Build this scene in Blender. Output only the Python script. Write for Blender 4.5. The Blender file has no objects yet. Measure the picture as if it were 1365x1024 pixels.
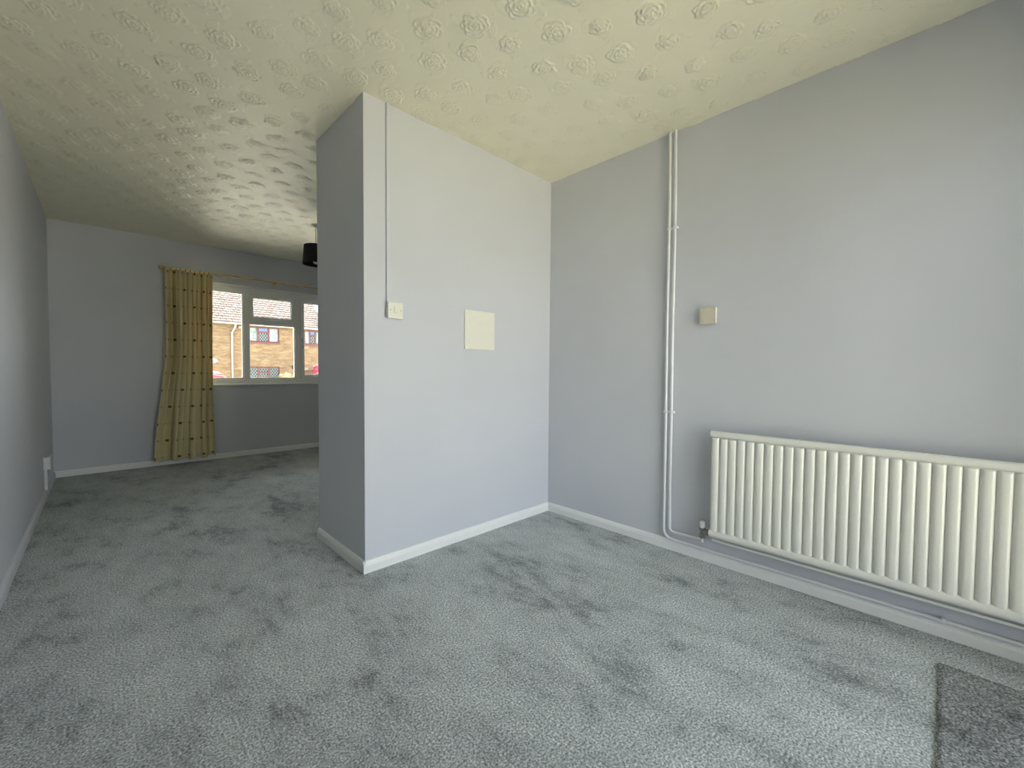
import bpy, bmesh, math, random
import numpy as np
from mathutils import Vector, Matrix
random.seed(7)
PI = math.pi
scene = bpy.context.scene
C = scene.collection

# ------------------------------------------------------------------ camera (solved from the room's corners; metres)
F_PX, YAW, PITCH, ROLL, CAM_H = 559.71, 0.7726, -0.0338, 0.0074, 1.0402
XR, YP, XC, YC2, YB, XL, H = 2.358, 2.027, 0.940, 2.655, 5.769, -0.346, 2.40   # walls
XR2 = 3.296          # right wall of the front room
YREAR = -0.64        # rear wall behind the camera
cy, sy, cp, sp = math.cos(YAW), math.sin(YAW), math.cos(PITCH), math.sin(PITCH)
fw = Vector((sy*cp, cy*cp, sp)); r0 = Vector((cy, -sy, 0)); u0 = r0.cross(fw)
rt = math.cos(ROLL)*r0 + math.sin(ROLL)*u0
up = -math.sin(ROLL)*r0 + math.cos(ROLL)*u0
cam = bpy.data.cameras.new('camera'); cam_o = bpy.data.objects.new('camera', cam); C.objects.link(cam_o)
m = Matrix((rt, up, -fw)).transposed().to_4x4(); m.translation = (0, 0, CAM_H)
cam_o.matrix_world = m
cam.sensor_fit = 'HORIZONTAL'; cam.sensor_width = 36.0; cam.lens = 36.0*F_PX/1365.0
cam.clip_start = 0.02; cam.clip_end = 300
scene.camera = cam_o

# ------------------------------------------------------------------ sky, sun, exposure
SKY_COL, SKY_STR = (0.885, 0.94, 1.01), 3.6
SUN_STR, SUN_COL = 15.0, (1.0, 0.90, 0.74)
SUN_FROM = Vector((0.85, -0.06, 0.95))     # towards the sun
EXPOSURE = 1.2
w = bpy.data.worlds.new('world'); scene.world = w; w.use_nodes = True
bg = w.node_tree.nodes['Background']; bg.inputs[0].default_value = (*SKY_COL, 1); bg.inputs[1].default_value = SKY_STR
sl = bpy.data.lights.new('sun', 'SUN'); sl.energy = SUN_STR; sl.color = SUN_COL; sl.angle = 0.02
so = bpy.data.objects.new('sun', sl); C.objects.link(so)
so.rotation_euler = (-SUN_FROM).to_track_quat('-Z', 'Y').to_euler(); so.location = (0, 0, 30)
vs = scene.view_settings
vs.view_transform = 'Standard'; vs.look = 'None'; vs.exposure = EXPOSURE; vs.gamma = 1.0; vs.use_curve_mapping = False
scene.cycles.max_bounces = 14; scene.cycles.diffuse_bounces = 10; scene.cycles.transparent_max_bounces = 16
scene.cycles.sample_clamp_indirect = 6.0
RX0, RX1, RZ0, RZ1 = 0.52, 2.20, 0.02, 2.16   # glazed garden door opening in the rear wall
WX0, WX1, WZ0, WZ1 = 0.62, 2.44, 0.845, 2.005       # front window opening
def portal(name, loc, sx, sz, face):
    L = bpy.data.lights.new(name, 'AREA'); L.shape = 'RECTANGLE'; L.size = sx; L.size_y = sz; L.cycles.is_portal = True
    o = bpy.data.objects.new(name, L); C.objects.link(o); o.location = loc
    o.rotation_euler = (PI/2, 0, 0) if face > 0 else (-PI/2, 0, 0)
portal('daylight_portal_garden_door', ((RX0+RX1)/2, YREAR-0.29, (RZ0+RZ1)/2), RX1-RX0, RZ1-RZ0, +1)
portal('daylight_portal_front_window', ((WX0+WX1)/2, YB+0.30, (WZ0+WZ1)/2), WX1-WX0, WZ1-WZ0, -1)

# ------------------------------------------------------------------ materials
def new_mat(name):
    mt = bpy.data.materials.new(name); mt.use_nodes = True
    return mt, mt.node_tree, mt.node_tree.nodes['Principled BSDF']
def N(t, typ, **kw):
    n = t.nodes.new(typ)
    for k, v in kw.items():
        if k.startswith('i_'):
            n.inputs[k[2:].replace('_', ' ')].default_value = v
        else: setattr(n, k, v)
    return n
def MATH(t, op, a, b=None, c=None, clamp=False):
    n = t.nodes.new('ShaderNodeMath'); n.operation = op; n.use_clamp = clamp
    for i, v in enumerate((a, b, c)):
        if v is None: continue
        if isinstance(v, (int, float)): n.inputs[i].default_value = v
        else: t.links.new(v, n.inputs[i])
    return n.outputs[0]
def RAMP(t, fac, stops):
    n = t.nodes.new('ShaderNodeValToRGB'); e = n.color_ramp.elements
    while len(e) < len(stops): e.new(0.5)
    for el, (p, c) in zip(e, stops): el.position = p; el.color = (*c, 1)
    t.links.new(fac, n.inputs[0]); return n.outputs[0]
def MIX(t, fac, a, b, blend='MIX'):
    n = t.nodes.new('ShaderNodeMix'); n.data_type = 'RGBA'; n.blend_type = blend
    for s, v in ((n.inputs[0], fac), (n.inputs[6], a), (n.inputs[7], b)):
        if isinstance(v, (int, float)): s.default_value = v
        elif isinstance(v, tuple): s.default_value = (*v, 1)
        else: t.links.new(v, s)
    return n.outputs[2]
def plain(name, col, rough=0.5, metal=0.0, var=0.03, scale=30, bump=0.0, coat=0.0):
    mt, t, b = new_mat(name)
    tc = N(t, 'ShaderNodeTexCoord'); nz = N(t, 'ShaderNodeTexNoise'); nz.inputs['Scale'].default_value = scale; nz.inputs['Detail'].default_value = 3
    t.links.new(tc.outputs['Object'], nz.inputs['Vector'])
    lo = tuple(max(0, c*(1-var)) for c in col); hi = tuple(min(1, c*(1+var)) for c in col)
    t.links.new(RAMP(t, nz.outputs[0], [(0.3, lo), (0.7, hi)]), b.inputs['Base Color'])
    b.inputs['Roughness'].default_value = rough; b.inputs['Metallic'].default_value = metal
    b.inputs['Coat Weight'].default_value = coat
    if bump:
        bp = N(t, 'ShaderNodeBump'); bp.inputs['Distance'].default_value = bump; bp.inputs['Strength'].default_value = 0.6
        t.links.new(nz.outputs[0], bp.inputs['Height']); t.links.new(bp.outputs[0], b.inputs['Normal'])
    return mt
WALL_COL = (0.597, 0.610, 0.655)
M = {}
def wall_paint():
    mt, t, b = new_mat('lavender_grey_paint')
    tc = N(t, 'ShaderNodeTexCoord')
    n1 = N(t, 'ShaderNodeTexNoise'); n1.inputs['Scale'].default_value = 420; n1.inputs['Detail'].default_value = 2
    n2 = N(t, 'ShaderNodeTexNoise'); n2.inputs['Scale'].default_value = 1.6; n2.inputs['Detail'].default_value = 3
    for n in (n1, n2): t.links.new(tc.outputs['Object'], n.inputs['Vector'])
    a = tuple(c*0.975 for c in WALL_COL); c_ = tuple(c*1.02 for c in WALL_COL)
    t.links.new(RAMP(t, n2.outputs[0], [(0.3, a), (0.7, c_)]), b.inputs['Base Color'])
    bp = N(t, 'ShaderNodeBump'); bp.inputs['Strength'].default_value = 0.25; bp.inputs['Distance'].default_value = 0.0006
    t.links.new(n1.outputs[0], bp.inputs['Height']); t.links.new(bp.outputs[0], b.inputs['Normal'])
    b.inputs['Roughness'].default_value = 0.55; b.inputs['Specular IOR Level'].default_value = 0.3
    return mt
M['wall'] = wall_paint()
def carpet(name, lo, mid, hi):
    mt, t, b = new_mat(name)
    tc = N(t, 'ShaderNodeTexCoord'); P = tc.outputs['Object']
    fine = N(t, 'ShaderNodeTexNoise'); fine.inputs['Scale'].default_value = 150; fine.inputs['Detail'].default_value = 2.5; fine.inputs['Roughness'].default_value = 0.65
    med = N(t, 'ShaderNodeTexNoise'); med.inputs['Scale'].default_value = 7.0; med.inputs['Detail'].default_value = 7; med.inputs['Roughness'].default_value = 0.80; med.inputs['Distortion'].default_value = 0.1
    big = N(t, 'ShaderNodeTexNoise'); big.inputs['Scale'].default_value = 2.6; big.inputs['Detail'].default_value = 4; big.inputs['Distortion'].default_value = 0.2
    mp = N(t, 'ShaderNodeMapping'); mp.inputs['Scale'].default_value = (1.0, 0.55, 1.0); mp.inputs['Rotation'].default_value = (0, 0, 0.5)
    t.links.new(P, mp.inputs[0]); t.links.new(P, fine.inputs['Vector'])
    for n in (med, big): t.links.new(mp.outputs[0], n.inputs['Vector'])
    tuft = RAMP(t, fine.outputs[0], [(0.30, lo), (0.5, mid), (0.70, hi)])
    smudge = MATH(t, 'ADD', MATH(t, 'MULTIPLY', med.outputs[0], 0.62), MATH(t, 'MULTIPLY', big.outputs[0], 0.38))
    brush = RAMP(t, smudge, [(0.385, (0.52, 0.52, 0.53)), (0.47, (0.92, 0.92, 0.92)), (0.60, (1.14, 1.14, 1.14))])
    t.links.new(MIX(t, 1.0, tuft, brush, 'MULTIPLY'), b.inputs['Base Color'])
    hgt = MATH(t, 'ADD', fine.outputs[0], MATH(t, 'MULTIPLY', smudge, 1.2))
    bp = N(t, 'ShaderNodeBump'); bp.inputs['Strength'].default_value = 0.75; bp.inputs['Distance'].default_value = 0.006
    t.links.new(hgt, bp.inputs['Height']); t.links.new(bp.outputs[0], b.inputs['Normal'])
    b.inputs['Roughness'].default_value = 1.0; b.inputs['Specular IOR Level'].default_value = 0.05
    b.inputs['Sheen Weight'].default_value = 0.0
    return mt
M['carpet'] = carpet('grey_twist_carpet', (0.14, 0.155, 0.16), (0.445, 0.478, 0.485), (0.86, 0.905, 0.91))
M['mat'] = carpet('dark_grey_carpet_offcut', (0.075, 0.083, 0.084), (0.24, 0.256, 0.257), (0.51, 0.53, 0.53))
def ceiling_paper():
    mt, t, b = new_mat('cream_embossed_rose_ceiling_paper')
    tc = N(t, 'ShaderNodeTexCoord'); P = tc.outputs['Object']
    st = N(t, 'ShaderNodeTexNoise'); st.inputs['Scale'].default_value = 240; st.inputs['Detail'].default_value = 2; t.links.new(P, st.inputs['Vector'])
    lf = N(t, 'ShaderNodeTexNoise'); lf.inputs['Scale'].default_value = 2.5; lf.inputs['Detail'].default_value = 3; t.links.new(P, lf.inputs['Vector'])
    t.links.new(RAMP(t, lf.outputs[0], [(0.3, (0.82, 0.79, 0.635)), (0.7, (0.845, 0.815, 0.665))]), b.inputs['Base Color'])
    bp = N(t, 'ShaderNodeBump'); bp.inputs['Strength'].default_value = 0.5; bp.inputs['Distance'].default_value = 0.0009
    t.links.new(st.outputs[0], bp.inputs['Height']); t.links.new(bp.outputs[0], b.inputs['Normal'])
    b.inputs['Roughness'].default_value = 0.48; b.inputs['Specular IOR Level'].default_value = 0.4
    return mt
M['ceiling'] = ceiling_paper()
M['gloss'] = plain('white_gloss_woodwork', (0.83, 0.835, 0.82), 0.32, var=0.015)
M['upvc'] = plain('white_window_plastic', (0.86, 0.87, 0.85), 0.28, var=0.01)
M['reveal'] = plain('white_reveal_board', (0.78, 0.78, 0.75), 0.45, var=0.015)
M['rad'] = plain('ivory_radiator_enamel', (0.80, 0.795, 0.735), 0.30, var=0.012, scale=12)
M['pipe'] = plain('lavender_painted_pipe', (0.73, 0.74, 0.755), 0.35, var=0.02)
M['plate'] = plain('ivory_switch_plastic', (0.79, 0.775, 0.69), 0.35, var=0.015)
M['thermo'] = plain('beige_aged_plastic', (0.60, 0.565, 0.46), 0.45, var=0.03)
M['screw'] = plain('dull_screw_metal', (0.35, 0.34, 0.32), 0.4, 0.8)
M['chrome'] = plain('tarnished_chrome', (0.30, 0.29, 0.27), 0.3, 1.0)
M['capplastic'] = plain('white_cap_plastic', (0.75, 0.74, 0.70), 0.4)
M['brass'] = plain('polished_brass', (0.72, 0.53, 0.20), 0.25, 1.0, var=0.06)
M['darkring'] = plain('dark_bronze_ring', (0.045, 0.035, 0.02), 0.4, 0.6)
M['shade'] = plain('black_fabric_lampshade', (0.012, 0.012, 0.012), 0.8, var=0.1, scale=200)
M['shadein'] = plain('black_shade_lining', (0.02, 0.02, 0.02), 0.6)
M['bulb'] = plain('opal_bulb_glass', (0.8, 0.8, 0.78), 0.2)
M['flex'] = plain('dark_lamp_cable', (0.05, 0.05, 0.045), 0.5)
M['socket'] = plain('white_socket_plastic', (0.70, 0.71, 0.70), 0.4)
M['handle'] = plain('silver_window_handle', (0.62, 0.62, 0.6), 0.3, 0.7)
M['gasket'] = plain('black_rubber_gasket', (0.02, 0.02, 0.02), 0.6)
def glass():
    mt, t, b = new_mat('clear_window_glass'); t.nodes.remove(b)
    out = t.nodes['Material Output']
    tr = N(t, 'ShaderNodeBsdfTransparent'); gl = N(t, 'ShaderNodeBsdfGlossy'); gl.inputs['Roughness'].default_value = 0.02
    tr.inputs[0].default_value = (0.96, 0.97, 0.965, 1)
    fr = N(t, 'ShaderNodeFresnel'); fr.inputs[0].default_value = 1.45
    mx = N(t, 'ShaderNodeMixShader'); t.links.new(fr.outputs[0], mx.inputs[0]); t.links.new(tr.outputs[0], mx.inputs[1]); t.links.new(gl.outputs[0], mx.inputs[2])
    t.links.new(mx.outputs[0], out.inputs[0]); return mt
M['glass'] = glass()
def curtain_cloth():
    mt, t, b = new_mat('cream_checked_curtain_cloth')
    uv = N(t, 'ShaderNodeUVMap'); s = N(t, 'ShaderNodeSeparateXYZ'); t.links.new(uv.outputs[0], s.inputs[0])
    X, Y = s.outputs[0], s.outputs[1]      # metres of cloth
    PX, PY = 0.15, 0.176
    row = MATH(t, 'FLOOR', MATH(t, 'DIVIDE', Y, PY))
    off = MATH(t, 'MULTIPLY', MATH(t, 'MODULO', row, 2.0), 0.5)
    fx = MATH(t, 'ABSOLUTE', MATH(t, 'SUBTRACT', MATH(t, 'FRACT', MATH(t, 'ADD', MATH(t, 'DIVIDE', X, PX), off)), 0.5))
    fy = MATH(t, 'ABSOLUTE', MATH(t, 'SUBTRACT', MATH(t, 'FRACT', MATH(t, 'DIVIDE', Y, PY)), 0.5))
    dot = MATH(t, 'MULTIPLY', MATH(t, 'LESS_THAN', fx, 0.085), MATH(t, 'LESS_THAN', fy, 0.065))
    band = MATH(t, 'LESS_THAN', fy, 0.05)
    f2 = MATH(t, 'ABSOLUTE', MATH(t, 'SUBTRACT', MATH(t, 'FRACT', MATH(t, 'DIVIDE', X, PX/2)), 0.5))
    vb = MATH(t, 'LESS_THAN', f2, 0.10)
    nz = N(t, 'ShaderNodeTexNoise'); nz.inputs['Scale'].default_value = 160; t.links.new(uv.outputs[0], nz.inputs['Vector'])
    base = RAMP(t, nz.outputs[0], [(0.3, (0.66, 0.59, 0.33)), (0.7, (0.76, 0.68, 0.41))])
    c = MIX(t, MATH(t, 'MULTIPLY', band, 0.16), base, (0.44, 0.40, 0.22))
    c = MIX(t, MATH(t, 'MULTIPLY', vb, 0.15), c, (0.44, 0.40, 0.22))
    c = MIX(t, dot, c, (0.17, 0.12, 0.045))
    t.links.new(c, b.inputs['Base Color']); b.inputs['Roughness'].default_value = 0.85; b.inputs['Specular IOR Level'].default_value = 0.1
    tl = N(t, 'ShaderNodeBsdfTranslucent'); t.links.new(MIX(t, 1.0, c, (1.0, 0.80, 0.35), 'MULTIPLY'), tl.inputs[0])
    mx = N(t, 'ShaderNodeMixShader'); mx.inputs[0].default_value = 0.14
    t.links.new(b.outputs[0], mx.inputs[1]); t.links.new(tl.outputs[0], mx.inputs[2]); t.links.new(mx.outputs[0], t.nodes['Material Output'].inputs[0])
    return mt
M['curtain'] = curtain_cloth()
M['tape'] = plain('cream_header_tape', (0.60, 0.53, 0.32), 0.85)
def brick_mat():
    mt, t, b = new_mat('buff_stock_brick')
    tc = N(t, 'ShaderNodeTexCoord'); mp = N(t, 'ShaderNodeMapping'); mp.inputs['Rotation'].default_value = (PI/2, 0, 0)
    t.links.new(tc.outputs['Object'], mp.inputs[0])
    br = N(t, 'ShaderNodeTexBrick'); br.offset = 0.5
    for k, v in (('Scale', 1.0), ('Mortar Size', 0.008), ('Brick Width', 0.225), ('Row Height', 0.075), ('Bias', 0.0)): br.inputs[k].default_value = v
    br.inputs['Color1'].default_value = (0.125, 0.072, 0.030, 1); br.inputs['Color2'].default_value = (0.19, 0.128, 0.062, 1); br.inputs['Mortar'].default_value = (0.17, 0.138, 0.095, 1)
    t.links.new(mp.outputs[0], br.inputs['Vector'])
    nz = N(t, 'ShaderNodeTexNoise'); nz.inputs['Scale'].default_value = 1.0; nz.inputs['Detail'].default_value = 4
    mp2 = N(t, 'ShaderNodeMapping'); mp2.inputs['Scale'].default_value = (1.6, 1.0, 5.0); t.links.new(tc.outputs['Object'], mp2.inputs[0]); t.links.new(mp2.outputs[0], nz.inputs['Vector'])
    t.links.new(MIX(t, 0.8, br.outputs[0], RAMP(t, nz.outputs[0], [(0.35, (0.62, 0.55, 0.50)), (0.65, (1.05, 1.05, 1.05))]), 'MULTIPLY'), b.inputs['Base Color'])
    b.inputs['Roughness'].default_value = 0.9
    bp = N(t, 'ShaderNodeBump'); bp.inputs['Distance'].default_value = 0.01; t.links.new(br.outputs['Fac'], bp.inputs['Height']); bp.invert = True
    t.links.new(bp.outputs[0], b.inputs['Normal'])
    return mt
M['brick'] = brick_mat()
M['tile'] = plain('pinkish_concrete_roof_tile', (0.078, 0.062, 0.055), 0.9, var=0.30, scale=2.2)
M['redframe'] = plain('red_brown_stained_frame', (0.075, 0.016, 0.014), 0.6)
M['whitepaint'] = plain('white_exterior_plastic', (0.20, 0.20, 0.195), 0.4)
M['cream'] = plain('cream_exterior_paint', (0.27, 0.225, 0.15), 0.6)
def leaded():
    mt, t, b = new_mat('diamond_leaded_pane')
    tc = N(t, 'ShaderNodeTexCoord'); s = N(t, 'ShaderNodeSeparateXYZ'); t.links.new(tc.outputs['Object'], s.inputs[0])
    x, z = s.outputs[0], MATH(t, 'MULTIPLY', s.outputs[2], 0.7)
    a = MATH(t, 'ABSOLUTE', MATH(t, 'SUBTRACT', MATH(t, 'FRACT', MATH(t, 'MULTIPLY', MATH(t, 'ADD', x, z), 6.5)), 0.5))
    c = MATH(t, 'ABSOLUTE', MATH(t, 'SUBTRACT', MATH(t, 'FRACT', MATH(t, 'MULTIPLY', MATH(t, 'SUBTRACT', x, z), 6.5)), 0.5))
    lead = MATH(t, 'GREATER_THAN', MATH(t, 'MAXIMUM', a, c), 0.37)
    t.links.new(MIX(t, lead, (0.008, 0.014, 0.014), (0.15, 0.165, 0.16)), b.inputs['Base Color'])
    b.inputs['Roughness'].default_value = 0.3; b.inputs['Specular IOR Level'].default_value = 0.15; return mt
M['leaded'] = leaded()
M['netpane'] = plain('pane_with_pale_net_curtain', (0.15, 0.185, 0.17), 0.6, var=0.45, scale=5)
M['bluepane'] = plain('painted_sky_reflection_pane', (0.07, 0.11, 0.24), 0.5)  # sky reflection in the top light is painted in as blue base colour
M['asphalt'] = plain('pale_concrete_paving', (0.56, 0.54, 0.46), 0.9, var=0.12, scale=8)
M['grass'] = plain('pale_garden_paving', (0.56, 0.53, 0.41), 0.9, var=0.2, scale=3)
M['render'] = plain('exterior_render', (0.6, 0.55, 0.48), 0.9)
M['carred'] = plain('bright_red_car_paint', (0.30, 0.012, 0.014), 0.35, var=0.01, coat=0.2)
M['carwhite'] = plain('white_car_paint', (0.12, 0.125, 0.135), 0.5, var=0.01, coat=0.2)
M['carglass'] = plain('dark_car_glass', (0.03, 0.035, 0.04), 0.05)
M['tyre'] = plain('black_tyre_rubber', (0.015, 0.015, 0.015), 0.8)
M['hub'] = plain('silver_wheel_cover', (0.5, 0.5, 0.5), 0.3, 0.6)
M['greylamp'] = plain('pale_grey_lamp_hood', (0.075, 0.082, 0.095), 0.4)
M['leafy'] = plain('yellow_green_leaves', (0.20, 0.22, 0.07), 0.6, var=0.3, scale=6)
M['leafg'] = plain('mid_green_leaves', (0.06, 0.10, 0.03), 0.6, var=0.3, scale=6)
M['pink'] = plain('bright_pink_petals', (0.40, 0.018, 0.075), 0.6, var=0.2, scale=8)
M['bark'] = plain('brown_stem_bark', (0.16, 0.11, 0.07), 0.9)
M['door'] = plain('dark_brown_front_door', (0.07, 0.034, 0.02), 0.5)

# ------------------------------------------------------------------ mesh helpers
def box(bm, x0, x1, y0, y1, z0, z1, bev=0.0, seg=2):
    mt = Matrix.Translation(((x0+x1)/2, (y0+y1)/2, (z0+z1)/2)) @ Matrix.Diagonal((x1-x0, y1-y0, z1-z0, 1))
    r = bmesh.ops.create_cube(bm, size=1.0, matrix=mt)
    if bev:
        es = list({e for v in r['verts'] for e in v.link_edges})
        bmesh.ops.bevel(bm, geom=es, offset=bev, segments=seg, profile=0.5, affect='EDGES')
def cyl(bm, p, q, ra, rb=None, seg=16, caps=True):
    p, q = Vector(p), Vector(q); d = q-p
    mt = Matrix.Translation((p+q)/2) @ d.to_track_quat('Z', 'Y').to_matrix().to_4x4()
    bmesh.ops.create_cone(bm, cap_ends=caps, segments=seg, radius1=ra, radius2=ra if rb is None else rb, depth=d.length, matrix=mt)
def lathe(bm, prof, centre, axis='Z', seg=24):
    """revolve (r, h) pairs"""
    rings = []
    for r, h in prof:
        ring = []
        for i in range(seg):
            a = 2*PI*i/seg; c_, s_ = r*math.cos(a), r*math.sin(a)
            v = {'Z': (c_, s_, h), 'X': (h, c_, s_), 'Y': (s_, h, c_)}[axis]
            ring.append(bm.verts.new(Vector(v)+Vector(centre)))
        rings.append(ring)
    for a, b in zip(rings, rings[1:]):
        for i in range(seg): bm.faces.new((a[i], a[(i+1) % seg], b[(i+1) % seg], b[i]))
    if prof[0][0] > 1e-6: bm.faces.new(list(reversed(rings[0])))
    if prof[-1][0] > 1e-6: bm.faces.new(rings[-1])
def tube(bm, pts, r, seg=12):
    pts = [Vector(p) for p in pts]; rings = []; ref = Vector((1, 0, 0))
    for i, p in enumerate(pts):
        d = (pts[min(i+1, len(pts)-1)]-pts[max(i-1, 0)]).normalized()
        a = ref - d*ref.dot(d)
        if a.length < 1e-3: a = Vector((0, 1, 0)) - d*d.y
        a.normalize(); b = d.cross(a)
        rings.append([bm.verts.new(p + r*(math.cos(2*PI*k/seg)*a + math.sin(2*PI*k/seg)*b)) for k in range(seg)])
    for A, B in zip(rings, rings[1:]):
        for k in range(seg): bm.faces.new((A[k], A[(k+1) % seg], B[(k+1) % seg], B[k]))
    bm.faces.new(list(reversed(rings[0]))); bm.faces.new(rings[-1])
def bend(pts, rad, n=6):
    """round the corners of a polyline"""
    pts = [Vector(p) for p in pts]; out = [pts[0]]
    for i in range(1, len(pts)-1):
        rr = rad[i-1] if isinstance(rad, (list, tuple)) else rad
        a = (pts[i-1]-pts[i]).normalized(); b = (pts[i+1]-pts[i]).normalized()
        if rr < 1e-4: out.append(pts[i]); continue
        s, e = pts[i]+a*rr, pts[i]+b*rr
        for k in range(n+1):
            u = k/n; out.append((1-u)**2*s + 2*u*(1-u)*pts[i] + u*u*e)
    out.append(pts[-1]); return out
def obj(name, bm, mat, parent=None, smooth=None, loc=None):
    bmesh.ops.recalc_face_normals(bm, faces=bm.faces)
    me = bpy.data.meshes.new(name); bm.to_mesh(me); bm.free()
    me.materials.append(M[mat])
    if smooth is not None:
        for p in me.polygons: p.use_smooth = True
        try: me.set_sharp_from_angle(angle=smooth)
        except Exception: pass
    o = bpy.data.objects.new(name, me); C.objects.link(o)
    if loc is not None: o.location = loc
    if parent is not None: o.parent = parent
    return o
def shape(fn, *a, **k):
    bm = bmesh.new(); fn(bm, *a, **k); return bm
def B(*a, **k): return shape(box, *a, **k)
def tag(o, label=None, cat=None, group=None, kind=None):
    for k, v in (('label', label), ('category', cat), ('group', group), ('kind', kind)):
        if v: o[k] = v
    return o
def empty(name, loc, label=None, cat=None, group=None, kind=None):
    o = bpy.data.objects.new(name, None); C.objects.link(o); o.location = loc; o.empty_display_size = 0.1
    return tag(o, label, cat, group, kind)
def part(name, bm, mat, parent, smooth=None):
    """a part given in world coordinates under a thing or another part"""
    o = obj(name, bm, mat, parent, smooth)
    off = Vector((0, 0, 0)); q = parent
    while q is not None: off += q.location; q = q.parent
    o.data.transform(Matrix.Translation(-off)); return o
def struct(name, bm, mat, label, cat, smooth=None):
    return tag(obj(name, bm, mat, None, smooth), label, cat, kind='structure')

# ------------------------------------------------------------------ the room
T = 0.28
struct('floor', B(XL-T, XR2+T, YREAR-T, YB+T, -0.20, 0.0), 'carpet', 'mottled mid-grey twist pile carpet covering the whole floor', 'floor')
ceil_o = struct('ceiling', B(XL-T, XR2+T, YREAR-T, YB+T, H, H+0.15), 'ceiling', 'cream ceiling papered with embossed rose motifs', 'ceiling')
struct('wall_left', B(XL-T, XL, YREAR-T, YB+T, 0, H), 'wall', 'long plain lavender-grey wall with the low socket box', 'wall')
struct('wall_right', B(XR, XR+T, YREAR-T, YP+0.02, 0, H), 'wall', 'lavender-grey wall carrying the radiator and heating pipes', 'wall')
struct('wall_partition', B(XC, XR2+T, YP, YC2, 0, H), 'wall', 'projecting lavender-grey wall end with the switch and square cover plate', 'wall')
struct('wall_front_room_right', B(XR2, XR2+T, YC2-0.02, YB+T, 0, H), 'wall', 'side wall of the front room behind the projecting wall', 'wall')
bm = bmesh.new()
for a in ((XL-T, WX0, 0, H), (WX1, XR2+T, 0, H), (WX0, WX1, 0, WZ0), (WX0, WX1, WZ1, H)): box(bm, a[0], a[1], YB, YB+T, a[2], a[3])
struct('wall_back', bm, 'wall', 'shaded lavender-grey wall around the front window', 'wall')
bm = bmesh.new()
for a in ((XL-T, RX0, 0, H), (RX1, XR+T, 0, H), (RX0, RX1, RZ1, H)): box(bm, a[0], a[1], YREAR-T, YREAR, a[2], a[3])
struct('wall_rear', bm, 'wall', 'lavender-grey wall around the glazed garden door', 'wall')

def skirting(bm, p, q, n, h=0.060, t=0.015):
    """chamfer-topped board from p to q; n points into the room"""
    p, q, n = Vector((*p, 0)), Vector((*q, 0)), Vector((*n, 0))
    prof = [(0, 0), (t, 0), (t, h*0.62), (t*0.80, h*0.80), (t*0.45, h*0.97), (0, h)]
    A = [bm.verts.new(p+n*a+Vector((0, 0, b))) for a, b in prof]; Bv = [bm.verts.new(q+n*a+Vector((0, 0, b))) for a, b in prof]
    k = len(prof)
    for i in range(k): bm.faces.new((A[i], A[(i+1) % k], Bv[(i+1) % k], Bv[i]))
    bm.faces.new(A); bm.faces.new(list(reversed(Bv)))
def base(name, p, q, n, label, mat='gloss'): struct(name, shape(skirting, p, q, n), mat, label, 'skirting board')
base('baseboard_left', (XL, YREAR), (XL, YB), (1, 0), 'wall-coloured skirting board along the long plain wall with the socket', 'wall')
base('baseboard_back', (XL, YB), (XR2, YB), (0, -1), 'white skirting board under the front window')
base('baseboard_partition_front', (XC-0.015, YP), (XR, YP), (0, -1), 'white skirting board below the switch and cover plate')
base('baseboard_partition_end', (XC, YP-0.0148), (XC, YC2), (-1, 0), 'short white skirting board across the shaded wall end')
base('baseboard_right', (XR, YREAR), (XR, YP), (-1, 0), 'white skirting board below the radiator and pipes')
base('baseboard_partition_back', (XC, YC2), (XR2, YC2), (0, 1), 'white skirting board on the front room face of the projecting wall')

# embossed paper: every rose (overlapping petals with raised rims) and its leaves pressed into a fine sheet under the ceiling
def rose_height(X, Y, roses, soft):
    Hm = np.zeros(X.shape, dtype=np.float32); x0, y0 = X[0, 0], Y[0, 0]; dx = X[0, 1]-X[0, 0]; dy = Y[1, 0]-Y[0, 0]
    for cx, cy_, R_, rot, petals, leaves in roses:
        i0, i1 = int((cx-0.13-x0)/dx), int((cx+0.13-x0)/dx)+2; j0, j1 = int((cy_-0.13-y0)/dy), int((cy_+0.13-y0)/dy)+2
        i0, j0 = max(i0, 0), max(j0, 0)
        if i1 <= i0 or j1 <= j0 or i0 >= X.shape[1] or j0 >= X.shape[0]: continue
        sx_, sy_ = X[j0:j1, i0:i1]-cx, Y[j0:j1, i0:i1]-cy_; h = Hm[j0:j1, i0:i1]
        for la, ld, ll, lw, lt in leaves:
            ux, uy = math.cos(la+lt), math.sin(la+lt); px_, py_ = sx_-ld*math.cos(la), sy_-ld*math.sin(la)
            a_ = (px_*ux+py_*uy)/ll; b_ = (-px_*uy+py_*ux)/lw; q = a_*a_+np.abs(b_)**1.4
            rim = np.exp(-((q-0.9)/0.22)**2)*0.35 + np.exp(-(b_/0.22)**2)*0.30*(q < 1) + 0.10*(1+np.cos(22*a_+9*np.abs(b_)))*(q < 1)
            np.maximum(h, np.where(q < 1.25, 0.5*rim, 0), out=h)
        for pr, pa, pd, base_ in petals:
            d = np.hypot(sx_-pd*math.cos(pa), (sy_-pd*math.sin(pa)))
            v = base_ + 0.50*np.exp(-((d-pr+0.003)/(0.0032*soft))**2) + 0.12*np.cos(d*900+pa*3)
            m_ = d < pr; h[m_] = v[m_]
    return Hm
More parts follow.
